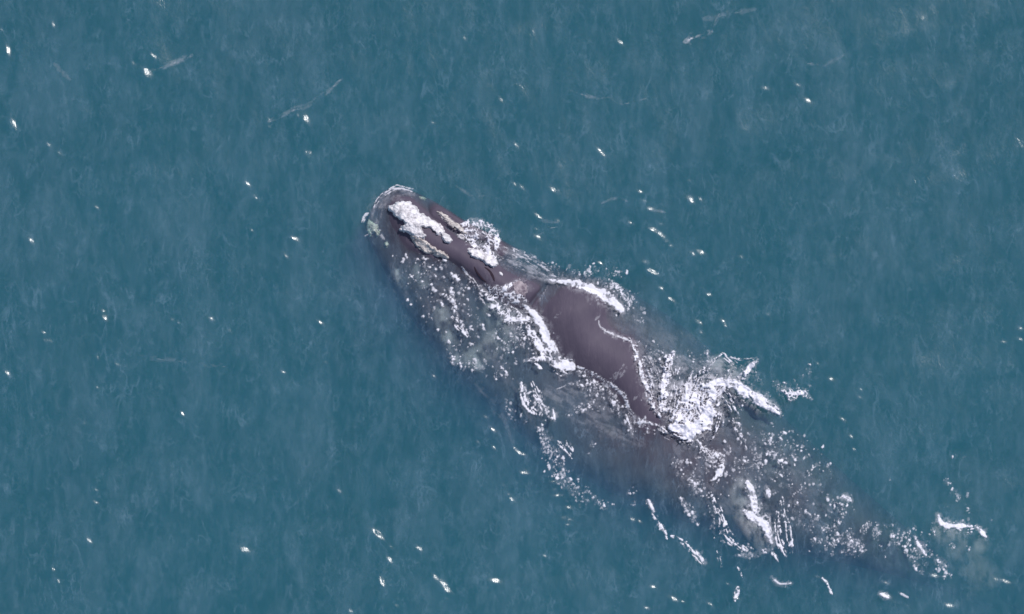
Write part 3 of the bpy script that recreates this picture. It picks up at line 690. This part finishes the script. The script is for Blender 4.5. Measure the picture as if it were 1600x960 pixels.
f.st([(1395,835),(1420,848),(1430,870)], 12, 10, .42, 'speck')
f.st([(1432,846),(1440,858),(1447,868)], 3.4, 3, .9, 'solid')
f.st([(1463,874),(1477,884)], 4, 3.5, .8, 'solid')
f.st([(1420,868),(1432,884),(1442,898)], 6, 6, .5, 'speck')
f.st([(1312,778),(1320,776),(1329,782)], 4, 4, .95, 'solid')
f.st([(1240,770),(1290,790),(1330,800)], 22, 18, .12, 'speck')
f.st([(1350,730),(1420,735)], 16, 10, .1, 'speck')
f.st([(1290,845),(1310,865)], 8, 6, .35, 'speck')
f.build()
f = Foam('foam', 'small white wash over the tail flukes', (1440, 690, 1600, 900), 1800, .03)
f.st([(1466,806),(1471,818),(1490,822),(1512,822)], 5.5, 4, 1, 'solid')
f.st([(1480,815),(1505,828),(1530,824)], 9, 8, .45, 'streak')
f.st([(1526,824),(1534,832),(1541,839)], 3.6, 4.6, 1, 'solid')
f.st([(1480,752),(1500,770),(1508,795),(1512,812)], 13, 8, .34, 'speck')
f.st([(1488,715),(1512,720)], 7, 7, .2, 'speck')
f.st([(1540,808),(1548,812)], 6, 5, .3, 'speck'); f.st([(1455,822),(1461,836)], 3, 3, .5, 'streak')
f.st([(1484,856),(1492,850)], 4, 4, .5, 'speck'); f.st([(1510,858),(1516,856)], 4, 4, .4, 'speck')
f.build()
f = Foam('foam', 'lacy bubbling foam spilling over the far lip', (670, 320, 900, 450), 1900, .035)
f.st([(722,352),(736,350),(750,350),(764,358),(775,372),(775,388)], 10, 8, .95, 'lace')
f.st([(728,360),(742,376),(756,390),(772,402)], 11, 11, 1.05, 'lace')
f.st([(736,358),(756,368),(766,386)], 18, 16, .75, 'lace')
f.st([(684,334),(706,348),(728,364)], 4, 5, .5, 'lace')
f.st([(772,382),(805,396),(845,416),(880,436)], 9, 10, .42, 'streak', .6)
f.st([(780,404),(810,414),(850,432)], 9, 9, .34, 'streak', .5)
f.st([(775,392),(820,415),(870,440)], 15, 12, 1, 'film', .4)
f.st([(798,392),(830,404),(872,418)], 7, 7, .2, 'speck', .7)
f.build()
f = Foam('foam', 'broken foam flecks and painted sun sparkle over the submerged near lip and cheek', (590, 380, 870, 700), 2000, .025)  # many flecks here paint sun glints on the rippled water
f.blobs([(679,454,6.5,4,50),(665,405,4,2.4,-10),(652,405,3.4,2,10),(695,407,5,3,60),(711,433,5.5,4.5,0),(716,437,3,3,0),(705,428,3,3,0),(690,476,5,2.6,65),
         (693,433,2.6,2,50),(644,434,2.8,2.4,40),(637,469,2.8,2.4,0),(642,476,2,1.8,0),(661,440,3,1.8,0),(673,445,3,2,0),(672,418,2,2,0),(680,421,2,1.6,0),
         (706,451,3,3,0),(697,462,4,3,0),(703,465,3,3,0),(709,470,4.5,4,60),(711,480,3.5,3,80),(732,451,4,3,40),(722,510,5,3.6,55),(728,519,6,4,50),(700,535,4,3,60),
         (697,519,3,2,60),(684,516,3,2.4,60),(708,541,2.4,2,0),(737,538,4.5,2.4,20),(708,562,2.2,2,0),(719,568,3,2,60),(721,573,3,2.4,60),(719,557,2.4,2,0),(757,562,2.4,2,0),
         (754,508,3,2.6,70),(634,398,1.6,3,0),(636,402,1.5,2.4,0),(786,576,3,2,50),(791,582,3.2,2,45),(783,573,2,2,0)])
f.st([(702,452),(710,476),(713,498),(726,520)], 7, 8, .45, 'speck')
f.st([(706,495),(716,510),(730,524)], 6, 7, .6, 'streak')
f.poly([(606,395),(700,400),(745,430),(790,480),(830,560),(790,600),(705,570),(650,480)], .11, 'speck', 10)  # fine sun sparkle, painted as tiny foam-white dots
f.st([(655,432),(668,428),(690,434)], 9, 7, .3, 'lace', .45)
for P in ([(612,400),(622,440),(640,480)], [(636,400),(650,440),(668,485)], [(664,410),(684,450),(705,500)], [(700,420),(720,460),(745,520)], [(760,540),(800,600),(850,680)], [(740,590),(780,640),(800,690)]):
    f.st(P, 10, 12, 1, 'film', .06)  # faint pale film painting the light patches on ripples
f.st([(715,470),(742,500),(756,515)], 10, 8, .22, 'speck')
f.st([(722,418),(740,440),(752,462),(762,480)], 4, 5, .5, 'streak', .7)
f.st([(640,376),(655,384),(672,394)], 6, 5, .4, 'lace', .8)
f.st([(786,505),(800,530),(830,548)], 20, 18, .22, 'speck')
f.st([(700,560),(735,570),(800,590)], 12, 10, .12, 'speck')
f.build()
f = Foam('foam', 'pale ruffled fringe of foam around the tip of the chin', (555, 280, 680, 400), 2100, .02)
f.st([(584,325),(592,311),(604,300),(618,293),(634,294)], 3, 4, .75, 'streak', .7)
f.st([(612,295),(630,294),(646,299),(652,305)], 4, 2.5, .6, 'streak', .7)
f.st([(580,340),(588,318),(606,303)], 9, 7, .32, 'streak', .35)
f.st([(566,350),(570,338),(576,334)], 3, 3, .7, 'streak', .7)
f.st([(572,368),(590,360),(600,372)], 9, 7, .4, 'streak', .4)
f.st([(585,350),(592,322),(612,304),(645,305)], 13, 10, 1, 'film', .22)
f.build()
f = Foam('foam', 'streaks of spent foam below the submerged rear back', (950, 780, 1420, 960), 2200, .02)
f.st([(1017,798),(1028,814),(1042,842)], 4, 5, .75, 'streak'); f.st([(1012,780),(1022,800)], 2.4, 3, .8, 'solid')
f.st([(1050,838),(1072,852),(1100,884)], 5, 4, .6, 'streak'); f.st([(1088,862),(1102,880)], 3.4, 2.6, .8, 'solid')
f.st([(1120,862),(1127,886)], 4, 3, .6, 'streak'); f.st([(1152,886),(1160,902)], 4, 3, .7, 'streak')
f.st([(1153,918),(1148,940)], 4, 3.4, .7, 'lace')
f.st([(1206,902),(1218,912),(1236,911)], 2.6, 2, .7, 'solid', .8); f.st([(1206,862),(1216,880)], 3.4, 3, .7, 'streak')
f.st([(1280,900),(1292,912),(1300,930)], 3, 2, .7, 'streak'); f.st([(1375,928),(1388,934)], 3.4, 2.6, .9, 'solid')
f.st([(1404,926),(1420,934)], 3, 2.4, .6, 'lace', .7)
f.st([(1160,845),(1175,880)], 8, 7, .3, 'speck')
f.build()
f = Foam('foam', 'faint torn crests of foam scattered on the open sea', (0, 0, 1400, 620), 2300, .01, light=True)
for P, w, e, a in (([(234,112),(262,103),(300,86)], 3.4, .6, .42), ([(420,190),(450,176),(480,165),(505,150),(535,122)], 2.6, .6, .36), ([(1070,66),(1092,56),(1112,50)], 4.5, .45, .9),
        ([(1112,50),(1118,32),(1135,5)], 2.6, .6, .34), ([(892,142),(925,152),(950,150),(975,162),(1010,154)], 2.2, .6, .3), ([(200,556),(235,560),(290,566)], 2.4, .5, .16), ([(300,566),(330,570),(360,574)], 2.4, .5, .16),
        ([(836,368),(856,358),(872,355)], 1.8, .6, .34), ([(842,345),(872,348)], 1.8, .6, .3), ([(1015,328),(1040,332)], 1.6, .6, .3), ([(940,318),(965,310),(988,320)], 2, .6, .26),
        ([(1255,100),(1290,98),(1320,86)], 3, .5, .25), ([(85,100),(110,125)], 3, .5, .2), ([(1100,30),(1180,15)], 4, .5, .2),
        ([(712,290),(740,307),(760,305)], 1.6, .6, .25)):
    f.st(P, w*1.7, w*1.3, 1.0, 'film', a*.42); f.st(P, w*.5, w*.4, .4, 'streak', a*.7)
f.build()
f = Foam('bubbles', 'milky cloud of bubbles under the surface beside the cheek', (600, 380, 860, 640), 2400, depth=-.10)
f.st([(690,490),(698,520),(715,560)], 16, 14, .34, 'soft'); f.st([(770,480),(778,510),(760,548),(735,560)], 20, 20, .34, 'soft')
f.st([(738,560),(748,574)], 12, 9, .55, 'soft'); f.st([(660,440),(655,420)], 14, 14, .22, 'soft'); f.st([(620,424),(626,446)], 6, 6, .42, 'soft')
f.st([(800,500),(790,540)], 24, 18, .28, 'soft'); f.build()
f = Foam('bubbles', 'milky cloud of bubbles under the surface over the rear back', (1100, 540, 1300, 900), 2500, depth=-.06)
f.st([(1160,760),(1165,800),(1195,840)], 24, 24, .45, 'soft'); f.st([(1120,570),(1150,580)], 18, 14, .45, 'soft'); f.build()
f = Foam('bubbles', 'milky cloud of bubbles under the surface above the flukes', (1400, 760, 1600, 958), 2600, depth=-.08)
f.st([(1475,830),(1510,845),(1530,850)], 24, 20, .32, 'soft', .8); f.st([(1500,860),(1540,900)], 36, 30, .12, 'soft'); f.build()
